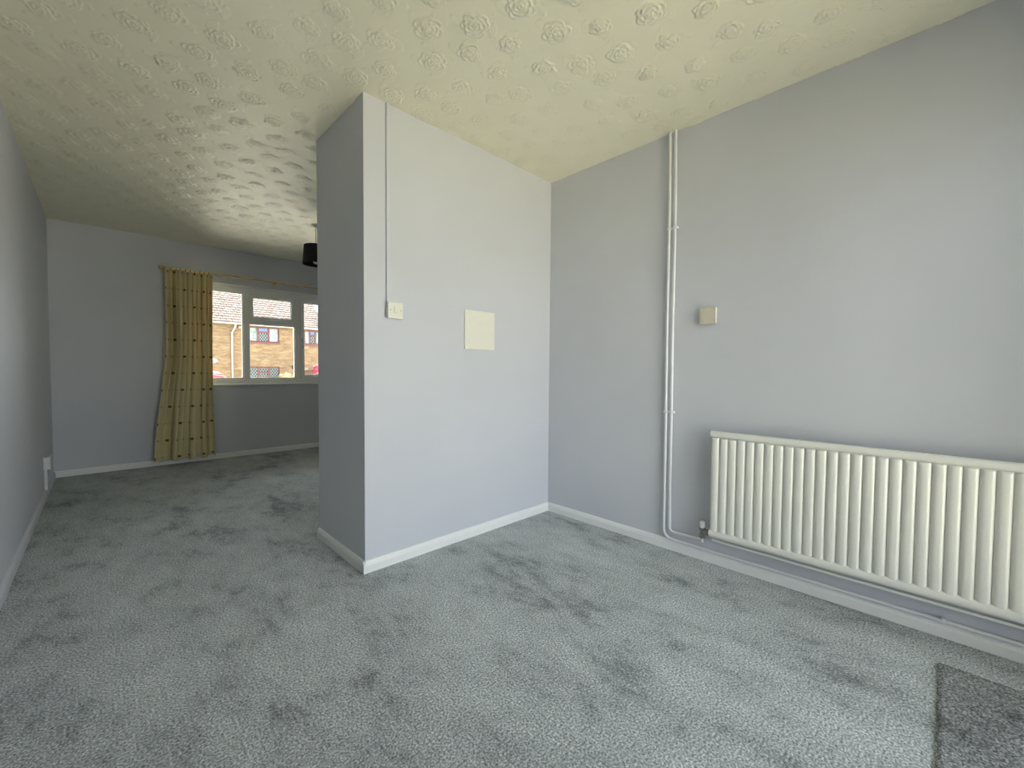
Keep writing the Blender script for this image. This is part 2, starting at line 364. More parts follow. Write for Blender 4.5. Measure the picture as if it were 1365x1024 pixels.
def make_roses():
    rnd = random.Random(11); out = []; S = 0.188; row = 0; y = YREAR
    while y < YB+0.1:
        x = XL-0.1 + (row % 2)*S*0.5
        while x < XR2+0.1:
            cx, cy_ = x+rnd.uniform(-0.028, 0.028), y+rnd.uniform(-0.028, 0.028); R_ = rnd.uniform(0.043, 0.058); rot = rnd.uniform(0, 6.28)
            pt = []
            for n_, k_d, k_r, base_ in ((6, 0.62, 0.44, 0.15), (5, 0.40, 0.40, 0.40), (4, 0.20, 0.30, 0.62), (1, 0.04, 0.20, 0.85)):
                for q in range(n_):
                    pt.append((R_*k_r*rnd.uniform(0.85, 1.15), rot+6.283*q/n_+rnd.uniform(-0.25, 0.25)+base_*2, R_*k_d*rnd.uniform(0.9, 1.1), base_+rnd.uniform(-0.06, 0.06)))
            lv = [(rot+6.283*q/3+rnd.uniform(-0.5, 0.5), R_*1.28, rnd.uniform(0.026, 0.042), rnd.uniform(0.010, 0.016), rnd.uniform(0.6, 1.4)) for q in range(3)]
            out.append((cx, cy_, R_, rot, pt, lv)); x += S
        y += S*0.866; row += 1
    return out
def paper_sheet(name, x0, x1, y0, y1, step, roses, soft):
    nx, ny = int((x1-x0)/step)+1, int((y1-y0)/step)+1
    X, Y = np.meshgrid(np.linspace(x0, x1, nx), np.linspace(y0, y1, ny))
    Z = (H - 0.0006 - 0.0056*rose_height(X, Y, roses, soft))
    co = np.stack([X, Y, Z], -1).astype(np.float32).reshape(-1)
    me = bpy.data.meshes.new(name); nf = (nx-1)*(ny-1)
    me.vertices.add(nx*ny); me.vertices.foreach_set('co', co)
    idx = np.arange(nx*ny).reshape(ny, nx)
    f = np.stack([idx[:-1, :-1], idx[1:, :-1], idx[1:, 1:], idx[:-1, 1:]], -1).reshape(-1).astype(np.int32)     # facing down
    me.loops.add(nf*4); me.loops.foreach_set('vertex_index', f)
    me.polygons.add(nf); me.polygons.foreach_set('loop_start', np.arange(0, nf*4, 4, dtype=np.int32))
    me.polygons.foreach_set('use_smooth', np.ones(nf, dtype=bool))
    me.update(calc_edges=True); me.validate(); me.materials.append(M['ceiling'])
    o = bpy.data.objects.new(name, me); C.objects.link(o); o.parent = ceil_o; o['kind'] = 'stuff'
ROSES = make_roses()
paper_sheet('embossed_paper', XL, XR, 0.20, YP, 0.0042, ROSES, 1.15)
paper_sheet('embossed_paper', XL, XC, YP, YC2, 0.0042, ROSES, 1.15)
paper_sheet('embossed_paper', XL, XR, YREAR, 0.20, 0.008, ROSES, 2.0)
paper_sheet('embossed_paper', XL, XR2, YC2, YB, 0.0075, ROSES, 1.9)

# ------------------------------------------------------------------ front window
YW = YB+0.09; YW2 = YW+0.065
win = empty('window_1', ((WX0+WX1)/2, YB, WZ0), 'white plastic casement window with top vent beside the checked curtain', 'window', kind='structure')
bm = bmesh.new()
box(bm, WX0, WX0+0.055, YW, YW2, WZ0, WZ1, 0.004); box(bm, WX1-0.055, WX1, YW, YW2, WZ0, WZ1, 0.004)
box(bm, WX0+0.05, WX1-0.05, YW, YW2, WZ1-0.078, WZ1, 0.004); box(bm, WX0+0.05, WX1-0.05, YW, YW2, WZ0, WZ0+0.066, 0.004)
part('frame', bm, 'upvc', win)
for a, b in ((1.214, 1.275), (1.792, 1.853)):
    part('mullion', B(a, b, YW-0.002, YW2, WZ0+0.062, WZ1-0.074, 0.005), 'upvc', win)
part('transom', B(1.270, 1.797, YW-0.001, YW2, 1.575, 1.622, 0.005), 'upvc', win)
def bead(bm, x0, x1, z0, z1, y0, y1, wd):
    box(bm, x0, x0+wd, y0, y1, z0, z1, 0.003); box(bm, x1-wd, x1, y0, y1, z0, z1, 0.003)
    box(bm, x0+wd*0.9, x1-wd*0.9, y0, y1, z0, z0+wd, 0.003); box(bm, x0+wd*0.9, x1-wd*0.9, y0, y1, z1-wd, z1, 0.003)
for x0, x1, z0, z1 in ((WX0+0.050, 1.219, WZ0+0.062, WZ1-0.073), (1.271, 1.796, WZ0+0.062, 1.579)):
    part('glazing_bead', shape(bead, x0, x1, z0, z1, YW+0.012, YW+0.05, 0.014), 'upvc', win)
    part('pane', B(x0+0.008, x1-0.008, YW+0.03, YW+0.036, z0+0.008, z1-0.008), 'glass', win)
# top vent sash and side casement sash
for x0, x1, z0, z1, nm in ((1.277, 1.791, 1.620, 1.930, 'vent_sash'), (1.855, WX1-0.052, WZ0+0.064, WZ1-0.076, 'casement_sash')):
    s = part(nm, shape(bead, x0, x1, z0, z1, YW-0.014, YW+0.05, 0.042), 'upvc', win)
    part('gasket', shape(bead, x0+0.040, x1-0.040, z0+0.040, z1-0.040, YW-0.004, YW+0.045, 0.004), 'gasket', s)
    part('pane', B(x0+0.036, x1-0.036, YW+0.02, YW+0.026, z0+0.036, z1-0.036), 'glass', s)
    bm = bmesh.new()
    if nm == 'vent_sash':
        xc = (x0+x1)/2
        box(bm, xc-0.025, xc+0.035, YW-0.030, YW-0.012, z0+0.010, z0+0.030, 0.005); box(bm, xc-0.005, xc+0.115, YW-0.045, YW-0.028, z0+0.004, z0+0.022, 0.006)
        part('window_handle', bm, 'upvc', s)
    else:
        box(bm, x0+0.010, x0+0.030, YW-0.030, YW-0.012, 1.385, 1.435, 0.005); box(bm, x0+0.012, x0+0.028, YW-0.045, YW-0.028, 1.30, 1.415, 0.006)
        part('window_handle', bm, 'handle', s)
bm = bmesh.new()
box(bm, WX0, WX1, YB+0.001, YW+0.005, WZ1-0.006, WZ1+0.001); box(bm, WX0-0.001, WX0+0.006, YB+0.001, YW+0.005, WZ0, WZ1); box(bm, WX1-0.006, WX1+0.001, YB+0.001, YW+0.005, WZ0, WZ1)
part('reveal_lining', bm, 'reveal', win)
part('window_sill', B(WX0-0.03, WX1+0.03, YB-0.022, YW+0.008, WZ0-0.012, WZ0+0.008, 0.006), 'upvc', win)

# ------------------------------------------------------------------ glazed garden door behind the camera
gd = empty('door_1', ((RX0+RX1)/2, YREAR, 0), 'white framed glazed garden door in the rear wall', 'door', kind='structure')
bm = bmesh.new(); y0, y1 = YREAR-0.16, YREAR-0.09
for a, b in ((RX0, RX0+0.06), (RX1-0.06, RX1)): box(bm, a, b, y0, y1, 0.0, RZ1, 0.004)
box(bm, RX0+0.05, RX1-0.05, y0, y1, RZ1-0.07, RZ1, 0.004); box(bm, RX0+0.05, RX1-0.05, y0, y1, 0.0, 0.05, 0.004)
part('frame', bm, 'upvc', gd)
xm = (RX0+RX1)/2
for a, b in ((RX0+0.06, xm), (xm, RX1-0.06)):
    lf = part('door_leaf', shape(bead, a, b, 0.05, RZ1-0.07, y0+0.01, y1-0.005, 0.06), 'upvc', gd)
    part('pane', B(a+0.055, b-0.055, y0+0.03, y0+0.036, 0.105, RZ1-0.125), 'glass', lf)

# ------------------------------------------------------------------ switch, conduit, cover plate, thermostat, socket
sw = empty('light_switch', (1.096, YP, 1.345), 'small ivory light switch on a surface box below the thin cable cover', 'light switch')
part('back_box', B(1.058, 1.134, YP-0.026, YP+0.0005, 1.306, 1.384, 0.003), 'plate', sw)
fp = part('face_plate', B(1.053, 1.139, YP-0.034, YP-0.025, 1.302, 1.388, 0.003), 'plate', sw)
part('rocker', B(1.086, 1.104, YP-0.039, YP-0.033, 1.331, 1.361, 0.002), 'plate', fp)
for x in (1.0665, 1.1255): part('screw', shape(cyl, (x, YP-0.0347, 1.345), (x, YP-0.033, 1.345), 0.0035, seg=12), 'screw', fp)
tag(obj('cable_cover', B(1.058, 1.073, YP-0.011, YP+0.0005, 1.386, H-0.001, 0.0015), 'wall'), 'thin painted cable cover running from ceiling down to the switch', 'cable cover')
cv = empty('cover_plate', (1.687, YP, 1.283), 'square white blanking plate on the projecting wall right of the switch', 'cover plate')
part('plate', B(1.568, 1.806, YP-0.010, YP+0.0005, 1.165, 1.402, 0.002), 'plate', cv)
for x in (1.578, 1.797): part('screw', shape(lathe, [(0.0, -0.0125), (0.003, -0.0122), (0.0045, -0.0105), (0.0045, -0.009)], (x, YP, 1.283), 'Y', 12), 'plate', cv)
th = empty('thermostat', (XR, 0.893, 1.338), 'square beige thermostat box on the wall above the radiator end', 'thermostat')
part('back_plate', B(XR-0.008, XR+0.0005, 0.854, 0.934, 1.298, 1.378, 0.002), 'thermo', th)
cvr = part('cover', B(XR-0.024, XR-0.007, 0.850, 0.938, 1.294, 1.382, 0.005, 3), 'thermo', th)
bm = bmesh.new(); box(bm, XR-0.0265, XR-0.023, 0.862, 0.928, 1.306, 1.372, 0.002); part('front_panel', bm, 'thermo', cvr)
sk = empty('socket_box', (XL, 4.96, 0.235), 'white surface socket box low on the long wall near the corner', 'socket')
part('back_box', B(XL-0.0005, XL+0.030, 4.89, 5.03, 0.228, 0.325, 0.003), 'socket', sk)
part('face_plate', B(XL+0.029, XL+0.038, 4.886, 5.034, 0.224, 0.330, 0.003), 'socket', sk)
part('cable_trunking', B(XL-0.0005, XL+0.016, 4.945, 4.970, 0.058, 0.228, 0.002), 'socket', sk)

# ------------------------------------------------------------------ radiator
RY0, RY1 = -0.555, 0.838       # far end .. near end along the wall
RXF = XR-0.072                 # plane of the pressed sheet
rad = empty('radiator', (XR, (RY0+RY1)/2, 0.166), 'long ivory fluted panel radiator on the right-hand wall', 'radiator')
bm = bmesh.new(); box(bm, RXF, RXF+0.014, RY0, RY1, 0.172, 0.722, 0.004)
part('panel', bm, 'rad', rad)
def rail(bm, z0, z1, d, flat):
    pr = []; zc, hz = (z0+z1)/2, (z1-z0)/2
    for k in range(13):
        a = -PI/2 + PI*k/12; c_ = math.cos(a); c_ = c_**0.35 if flat else c_
        pr.append((RXF - d*c_, zc + hz*math.sin(a)))
    pr += [(RXF+0.014, z1), (RXF+0.014, z0)]
    A = [bm.verts.new((x, RY0-0.002, z)) for x, z in pr]; Bv = [bm.verts.new((x, RY1+0.002, z)) for x, z in pr]; k = len(pr)
    for i in range(k): bm.faces.new((A[i], A[(i+1) % k], Bv[(i+1) % k], Bv[i]))
    bm.faces.new(A); bm.faces.new(list(reversed(Bv)))
part('top_rail', shape(rail, 0.697, 0.727, 0.014, True), 'rad', rad, 0.6)
part('bottom_rail', shape(rail, 0.166, 0.208, 0.015, False), 'rad', rad, 0.6)
NCOL = 34; PITCH_R = (RY1-RY0)/NCOL
def flute(bm):
    hw, n, zs = PITCH_R*0.495, 10, []
    z0, z1, cap = 0.186, 0.693, 0.022
    for k in range(6): zs.append((z0 + cap*(1-math.cos(PI/2*k/5)), math.sin(PI/2*k/5)))
    for k in range(6): zs.append((z1 - cap*(1-math.sin(PI/2*k/5))*0.6 if k else z1-cap*0.6, math.cos(PI/2*k/5)))
    zs = sorted(set(zs)); grid = []
    for z, s in zs:
        s = 0.0 if s < 0.02 else s
        row = []
        for i in range(n+1):
            u = -1 + 2*i/n
            d = (1-abs(u)**2.6)**0.6 if abs(u) < 1 else 0
            row.append(bm.verts.new((-0.0115*d*(s**0.6), hw*u*(0.86+0.14*s), z)))
        grid.append(row)
    for a, b in zip(grid, grid[1:]):
        for i in range(n): bm.faces.new((a[i], a[i+1], b[i+1], b[i]))
fl0 = obj('flute', shape(flute), 'rad', rad, 1.2)
for i in range(NCOL):
    o = fl0 if i == 0 else fl0.copy()
    if i: C.objects.link(o); o.parent = rad
    o.location = Vector((RXF+0.0005, RY1-PITCH_R*(i+0.5), 0)) - rad.location
fl0.data.update()
bm = bmesh.new(); box(bm, RXF+0.013, RXF+0.030, RY0+0.03, RY1-0.03, 0.20, 0.69); part('convector_fins', bm, 'rad', rad)
part('bottom_lip', B(RXF+0.016, RXF+0.024, RY0+0.012, RY1-0.006, 0.138, 0.150, 0.002), 'rad', rad)
for y in (RY0+0.22, RY1-0.22): part('bracket', B(RXF+0.028, XR+0.0005, y-0.02, y+0.02, 0.24, 0.66, 0.002), 'rad', rad)
va = part('valve', shape(lathe, [(0.0, 0.138), (0.010, 0.138), (0.018, 0.146), (0.018, 0.160), (0.014, 0.163), (0.014, 0.184), (0.017, 0.187), (0.017, 0.197), (0.0, 0.197)], (XR-0.055, 0.883, 0), 'Z', 14), 'chrome', rad, 0.6)
part('valve_cap', shape(lathe, [(0.0, 0.195), (0.0125, 0.195), (0.0135, 0.200), (0.0125, 0.228), (0.009, 0.232), (0.0, 0.232)], (XR-0.055, 0.883, 0), 'Z', 14), 'capplastic', va, 0.6)
bm = bmesh.new(); cyl(bm, (XR-0.055, 0.885, 0.177), (XR-0.055, 0.836, 0.177), 0.0105); cyl(bm, (XR-0.055, 0.872, 0.177), (XR-0.055, 0.852, 0.177), 0.0175, seg=6)
part('valve_tail', bm, 'chrome', va)

# ------------------------------------------------------------------ heating pipes
PR = 0.0078
def pipe(name, label, pts, rads, clips):
    bm = shape(tube, bend(pts, rads), PR)
    root = empty(name, pts[-1], label, 'pipe', 'heating pipes on the right-hand wall')
    part('pipe_run', bm, 'pipe', root, 0.8)
    for (y, z, vert) in clips:
        bm = bmesh.new(); xc = XR-0.018
        if vert:
            box(bm, xc-0.011, XR+0.0005, y-0.012, y+0.012, z-0.006, z+0.006, 0.002)
            box(bm, xc-0.004, xc+0.004, y-0.015, y+0.015, z-0.005, z+0.005, 0.002)
        else:
            box(bm, xc-0.010, XR+0.0005, y-0.007, y+0.007, z-0.010, z+0.012, 0.002)
        part('pipe_clip', bm, 'pipe', root)
xp = XR-0.021
pipe('heating_pipe', 'painted pipe dropping from the ceiling then running under the whole radiator',
     [(xp, 1.122, H+0.01), (xp, 1.117, 1.85), (xp, 1.119, 1.30), (xp, 1.116, 0.80), (xp, 1.115, 0.35), (xp, 1.116, 0.070), (xp, 1.02, 0.0685), (xp, 0.82, 0.067), (xp, 0.3, 0.0695), (xp, YREAR+0.02, 0.0695)],
     [0, 0, 0, 0, 0.055, 0, 0, 0], [(1.117, 1.853, True), (1.116, 0.803, True), (-0.03, 0.0695, False)])
pipe('heating_pipe', 'painted pipe dropping from the ceiling and turning along to the radiator valve',
     [(xp, 1.090, H+0.01), (xp, 1.083, 1.85), (xp, 1.086, 1.30), (xp, 1.083, 0.80), (xp, 1.083, 0.35), (xp, 1.080, 0.112), (xp, 0.895, 0.116), (XR-0.055, 0.883, 0.118), (XR-0.055, 0.883, 0.142)],
     [0, 0, 0, 0, 0.028, 0.01, 0.012], [(1.083, 1.853, True), (1.083, 0.803, True)])

# ------------------------------------------------------------------ dark carpet offcut by the garden door
def mat_mesh(bm):
    x0, x1, y0, y1, th_ = 1.36, 2.125, YREAR+0.05, -0.018, 0.008
    nx, ny = 60, 60; top = []
    rnd = random.Random(3)
    for j in range(ny+1):
        row = []
        for i in range(nx+1):
            x = x0+(x1-x0)*i/nx; y = y0+(y1-y0)*j/ny
            if i in (0, nx): x += rnd.uniform(-0.003, 0.003)
            if j in (0, ny): y += rnd.uniform(-0.0035, 0.0035)
            e = 0.0 if i in (0, nx) or j in (0, ny) else 1.0
            row.append(bm.verts.new((x, y, 0.0005 + th_*(0.55+0.45*e) + rnd.uniform(-0.0008, 0.0008))))
        top.append(row)
    for a, b in zip(top, top[1:]):
        for i in range(nx): bm.faces.new((a[i], a[i+1], b[i+1], b[i]))
    rim = top[0] + [r[-1] for r in top[1:]] + list(reversed(top[-1]))[1:] + [r[0] for r in reversed(top[1:-1])]
    low = [bm.verts.new((v.co.x, v.co.y, 0.0002)) for v in rim]; k = len(rim)
    for i in range(k): bm.faces.new((rim[i], rim[(i+1) % k], low[(i+1) % k], low[i]))
    bm.faces.new(low)
tag(obj('carpet_mat', shape(mat_mesh), 'mat'), 'darker grey rectangular carpet mat lying on the floor near the radiator', 'mat')

# ------------------------------------------------------------------ curtain pole and curtain
YR = YB-0.095; ZR = 2.075
cp_ = empty('curtain_pole', (1.53, YR, ZR), 'thin brass curtain pole above the front window', 'curtain pole')
bm = bmesh.new(); tube(bm, [(0.485, YR, ZR), (1.5, YR, ZR), (2.575, YR, ZR)], 0.0085, 12); po = part('pole', bm, 'brass', cp_, 0.8)
bm = bmesh.new()
for k in range(74):
    a = bmesh.ops.create_cone(bm, cap_ends=True, segments=10, radius1=0.0105, radius2=0.0105, depth=0.006,
        matrix=Matrix.Translation((0.90+k*0.0225, YR, ZR)) @ Matrix.Rotation(PI/2, 4, 'Y') @ Matrix.Rotation(0.45, 4, 'X'))
part('twist_ribs', bm, 'brass', po)
for x, d in ((0.485, -1), (2.575, 1)):
    part('finial', shape(lathe, [(0.0, 0.060*d), (0.006, 0.058*d), (0.012, 0.048*d), (0.016, 0.034*d), (0.012, 0.020*d), (0.009, 0.014*d), (0.014, 0.010*d), (0.014, 0.002*d), (0.009, -0.004*d), (0.0, -0.004*d)], (x, YR, ZR), 'X', 14), 'brass', cp_, 0.8)
for x in (0.505, 1.53, 2.555):
    bm = bmesh.new(); cyl(bm, (x, YR+0.006, ZR), (x, YB-0.004, ZR), 0.006, seg=10); cyl(bm, (x, YB-0.006, ZR), (x, YB+0.0005, ZR), 0.018, seg=14); cyl(bm, (x-0.006, YR, ZR), (x+0.006, YR, ZR), 0.013, seg=14)
    part('bracket', bm, 'brass', cp_)

cu = empty('curtain', (0.66, YR, 0.06), 'floor-length cream checked curtain with small brown squares drawn to the window side', 'curtain')
def ss(a, b, x): x = min(1, max(0, (x-a)/(b-a))); return x*x*(3-2*x)
def lerp(a, b, t): return a+(b-a)*t
NU, NV = 190, 80; CW = 1.12; ZT, ZBm = 2.052, 0.062
# deep narrow valleys between the flat pleats: (position 0..1, half width, depth)
folds = [(0.085, 0.016, 0.050), (0.175, 0.022, 0.070), (0.265, 0.016, 0.062), (0.37, 0.024, 0.048), (0.455, 0.016, 0.062), (0.56, 0.020, 0.055), (0.65, 0.016, 0.040), (0.755, 0.024, 0.052), (0.86, 0.018, 0.064), (0.935, 0.015, 0.045)]
bm = bmesh.new(); uvl = bm.loops.layers.uv.new('UVMap'); grid = []; uvs = {}
for j in range(NV+1):
    v = j/NV; z = lerp(ZT, ZBm, v); row = []
    xl = 0.472 - 0.122*ss(0.30, 1.05, v)*1.0; xr_ = 0.888 - 0.012*math.sin(PI*v) + 0.004*v
    for i in range(NU+1):
        u = i/NU
        uu = u + 0.018*math.sin(5*u*PI+1.0)*ss(0.2, 1, v) + 0.008*math.sin(3.1*v*PI + 9*u)*v
        d = 0.088 + 0.012*math.sin(PI*u*7.3+0.8)
        for k, (c_, w_, a_) in enumerate(folds):
            wd_ = 1.35*w_*(1.0+0.5*ss(0.1, 0.9, v)*(0.5+0.5*math.sin(k*2.7+1)))
            q = (uu - c_ - 0.014*math.sin(2.2*v+k*1.7)*v)/wd_
            d -= 1.3*a_*(0.45+0.55*ss(0.0, 0.18, v))*(1.0-0.55*v*(0.5+0.5*math.sin(k*1.9+0.6)))*math.exp(-abs(q)**1.8)
        d += 0.006*math.sin(31*u+2*v) * (0.3+v)
        x = lerp(xl, xr_, u) + 0.012*math.sin(2*PI*u*9.6+0.7)*(0.4+0.6*v)
        y = YR + 0.020 - d
        zz = z + (0.012*math.sin(2*PI*u*4.6+0.5) if j == NV else 0) + (0.018*(u-0.3) if j >= NV-1 else 0)*0.4
        vt = bm.verts.new((x, y, zz)); row.append(vt); uvs[vt] = (u*CW, v*(ZT-ZBm)+0.07)
    grid.append(row)
for a, b in zip(grid, grid[1:]):
    for i in range(NU):
        f = bm.faces.new((a[i], b[i], b[i+1], a[i+1]))
        for lp in f.loops: lp[uvl].uv = uvs[lp.vert]
fab = part('fabric', bm, 'curtain', cu, 3.0)
sol = fab.modifiers.new('thickness', 'SOLIDIFY'); sol.thickness = 0.0022
bm = bmesh.new()
for i in range(0, NU, 2):
    pass
box(bm, 0.480, 0.880, YR+0.020, YR+0.026, 1.985, 2.045, 0.002); part('header_tape', bm, 'tape', cu)
for k in range(9):
    x = 0.528 + 0.041*k + 0.004*math.sin(k*2.3)
    bm = bmesh.new(); R_, r_ = 0.0145, 0.0028; rg = []
    for i in range(18):
        a = 2*PI*i/18; rg.append([bm.verts.new((x + r_*math.sin(2*PI*j/6), YR+(R_+r_*math.cos(2*PI*j/6))*math.cos(a), ZR-0.004+(R_+r_*math.cos(2*PI*j/6))*math.sin(a))) for j in range(6)])
    for i in range(18):
        for j in range(6): bm.faces.new((rg[i][j], rg[(i+1) % 18][j], rg[(i+1) % 18][(j+1) % 6], rg[i][(j+1) % 6]))
    box(bm, x-0.003, x+0.003, YR-0.003, YR+0.022, ZR-0.030, ZR-0.017, 0.001)
    part('curtain_ring', bm, 'darkring', cu, 1.0)

# ------------------------------------------------------------------ pendant lamp
LX, LY = 1.478, 4.21
lp_ = empty('pendant_lamp', (LX, LY, H), 'black drum pendant lamp hanging from the front room ceiling', 'lamp')
part('ceiling_rose', shape(lathe, [(0.0, -0.028), (0.018, -0.028), (0.030, -0.022), (0.040, -0.010), (0.046, 0.0005)], (LX, LY, H), 'Z', 24), 'plate', lp_, 0.8)
part('cable', shape(cyl, (LX, LY, H-0.026), (LX, LY, 2.165), 0.0032, seg=8), 'flex', lp_)
bm = bmesh.new()
lathe_pts = [(0.104, 2.205), (0.118, 2.030), (0.1165, 2.030), (0.1025, 2.205), (0.104, 2.205)]
seg = 40; rings = [[bm.verts.new((LX+r*math.cos(2*PI*i/seg), LY+r*math.sin(2*PI*i/seg), z)) for i in range(seg)] for r, z in lathe_pts[:-1]]
for k in range(4):
    a, b = rings[k], rings[(k+1) % 4]
    for i in range(seg): bm.faces.new((a[i], a[(i+1) % seg], b[(i+1) % seg], b[i]))
sh = part('shade', bm, 'shade', lp_, 0.8)
bm = bmesh.new()
for k in range(3):
    a = 2*PI*k/3+0.4; cyl(bm, (LX+0.018*math.cos(a), LY+0.018*math.sin(a), 2.160), (LX+0.1025*math.cos(a), LY+0.1025*math.sin(a), 2.196), 0.002, seg=6)
part('spider', bm, 'screw', sh)
part('lamp_holder', shape(lathe, [(0.0, 2.178), (0.010, 2.176), (0.019, 2.165), (0.021, 2.120), (0.0, 2.120)], (LX, LY, 0), 'Z', 18), 'capplastic', lp_, 0.6)
part('bulb', shape(lathe, [(0.0, 2.122), (0.013, 2.122), (0.016, 2.105), (0.027, 2.080), (0.029, 2.064), (0.024, 2.046), (0.013, 2.036), (0.0, 2.034)], (LX, LY, 0), 'Z', 18), 'bulb', lp_, 0.9)

# ------------------------------------------------------------------ outside: ground, terrace opposite
GZ = -0.70; YF = 31.0
struct('street_ground', B(-60, 80, YB+T+0.02, 70, GZ-0.3, GZ), 'asphalt', 'grey street surface beyond the front window', 'road')
struct('garden_ground', B(-25, 25, -30, YREAR-T-0.01, -0.35, -0.13), 'grass', 'sunlit garden behind the glazed door', 'garden')

ter = empty('terraced_house', (6.0, YF, GZ), 'two-storey buff brick terrace with pinkish tiled roof and red-brown windows across the street', 'house')
HX0, HX1 = -9.0, 11.42
EZ = 3.86
W1 = (6.63, 8.49, 2.72, 3.70); W2 = (10.06, 11.20, 2.70, 3.68); W3 = (6.63, 8.49, 0.05, 1.125); W0 = (0.6, 2.46, 2.72, 3.70); W4 = (0.6, 2.46, 0.05, 1.125)
ops = [W0, W1, W2, W3, W4]
bm = bmesh.new()
xs = sorted({HX0, HX1} | {a for w_ in ops for a in w_[:2]}); zs = sorted({GZ, EZ} | {a for w_ in ops for a in w_[2:]})
for a, b in zip(xs, xs[1:]):
    for c_, d in zip(zs, zs[1:]):
        mx_, mz = (a+b)/2, (c_+d)/2
        if any(o[0] < mx_ < o[1] and o[2] < mz < o[3] for o in ops): continue
        box(bm, a, b, YF, YF+0.3, c_, d)
part('wall', bm, 'brick', ter)
bm = bmesh.new(); A_ = math.radians(34); DEP = 4.6
part('gable_wall', shape(lambda b: box(b, HX1-0.3, HX1, YF+0.3, YF+2*DEP, GZ, EZ)), 'brick', ter)
# roof: back slab plus tile courses stepped over each other, joints staggered
def slope(s): return (YF-0.30 + s*math.cos(A_), EZ-0.02 + s*math.sin(A_))
LEN = (DEP+0.30)/math.cos(A_)
bm = bmesh.new()
y0, z0 = slope(0); y1, z1 = slope(LEN)
vv = [bm.verts.new(p) for p in ((HX0, y0, z0-0.04), (HX1+0.1, y0, z0-0.04), (HX1+0.1, y1, z1-0.04), (HX0, y1, z1-0.04), (HX0, y1+DEP, z0-0.04), (HX1+0.1, y1+DEP, z0-0.04))]
bm.faces.new((vv[0], vv[1], vv[2], vv[3])); bm.faces.new((vv[3], vv[2], vv[5], vv[4])); bm.faces.new((vv[0], vv[3], vv[4])); bm.faces.new((vv[1], vv[5], vv[2])); bm.faces.new((vv[0], vv[4], vv[5], vv[1]))
part('roof_deck', bm, 'tile', ter)
bm = bmesh.new(); TWd, GAUGE = 0.30, 0.32; rr = random.Random(5)
ncs = int(LEN/GAUGE)
for cidx in range(ncs+1):
    s0 = cidx*GAUGE; s1 = min(s0+GAUGE+0.05, LEN)
    offx = (cidx % 2)*TWd*0.5; x = 1.0-offx
    while x < HX1+0.1:
        xa, xb = x+0.012, min(x+TWd-0.012, HX1+0.12)
        (ya, za), (yb_, zb) = slope(s0), slope(s1)
        h0 = 0.075+rr.uniform(-0.012, 0.012); h1 = 0.005
        c = [(xa, ya, za), (xb, ya, za), (xb, yb_, zb-0.01), (xa, yb_, zb-0.01)]
        c2 = [(xa, ya, za+h0), (xb, ya, za+h0), (xb, yb_, zb+h1), (xa, yb_, zb+h1)]
        mid = [((xa+xb)/2, ya, za+h0+0.03), ((xa+xb)/2, yb_, zb+h1+0.02)]
        v = [bm.verts.new(p) for p in c+c2+mid]
        bm.faces.new((v[4], v[8], v[9], v[7])); bm.faces.new((v[8], v[5], v[6], v[9])); bm.faces.new((v[0], v[1], v[5], v[8], v[4]))
        bm.faces.new((v[0], v[4], v[7], v[3])); bm.faces.new((v[1], v[2], v[6], v[5]))
        x += TWd
o = part('roof_tiles', bm, 'tile', ter); o['kind'] = 'stuff'
part('fascia', B(HX0, HX1+0.1, YF-0.28, YF-0.24, EZ-0.13, EZ-0.03), 'cream', ter)
part('soffit', B(HX0, HX1, YF-0.28, YF+0.02, EZ-0.06, EZ-0.03), 'whitepaint', ter)
bm = bmesh.new(); tube(bm, [(HX0, YF-0.33, EZ-0.07), (HX1+0.1, YF-0.33, EZ-0.07)], 0.045, 12); part('gutter', bm, 'whitepaint', ter)
for x in (5.80, -3.0):
    part('downpipe', shape(tube, bend([(x+0.14, YF-0.33, EZ-0.10), (x+0.14, YF-0.33, EZ-0.28), (x, YF-0.07, EZ-0.62), (x, YF-0.07, GZ)], [0.08, 0.1]), 0.055), 'whitepaint', ter, 0.8)
bm = bmesh.new(); box(bm, 6.15, 6.55, YF-0.12, YF+0.001, EZ-0.35, EZ-0.20, 0.02); part('vent_box', bm, 'cream', ter)
for wi, (x0, x1, z0, z1) in enumerate(ops):
    bm = bmesh.new(); fy0, fy1 = YF+0.06, YF+0.14; fwd = 0.075
    box(bm, x0, x0+fwd, fy0, fy1, z0, z1); box(bm, x1-fwd, x1, fy0, fy1, z0, z1); box(bm, x0+fwd, x1-fwd, fy0, fy1, z0, z0+fwd); box(bm, x0+fwd, x1-fwd, fy0, fy1, z1-fwd, z1)
    m1, m2 = lerp(x0, x1, 0.33), lerp(x0, x1, 0.67); tz = lerp(z0, z1, 0.66)
    for mm in (m1, m2): box(bm, mm-0.05, mm+0.05, fy0-0.005, fy1, z0+fwd, z1-fwd)
    box(bm, m1+0.05, m2-0.05, fy0-0.005, fy1, tz-0.05, tz+0.05)
    box(bm, x0-0.06, x1+0.06, YF-0.06, YF+0.10, z0-0.09, z0, 0.01)
    wn = part('window', bm, 'redframe', ter)
    lo = wi in (3, 4)
    part('pane', B(x0+fwd-0.01, m1-0.04, fy0+0.03, fy0+0.045, z0+fwd-0.01, z1-fwd+0.01), 'leaded' if lo else 'netpane', wn)
    part('pane', B(m2+0.04, x1-fwd+0.01, fy0+0.03, fy0+0.045, z0+fwd-0.01, z1-fwd+0.01), 'leaded' if lo else 'netpane', wn)
    part('pane', B(m1+0.04, m2-0.04, fy0+0.03, fy0+0.045, z0+fwd-0.01, tz-0.04), 'leaded', wn)
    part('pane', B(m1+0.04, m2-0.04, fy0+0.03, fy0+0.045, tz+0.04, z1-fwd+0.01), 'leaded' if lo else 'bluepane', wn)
    part('room_back', B(x0, x1, YF+0.5, YF+0.52, z0, z1), 'door', wn)
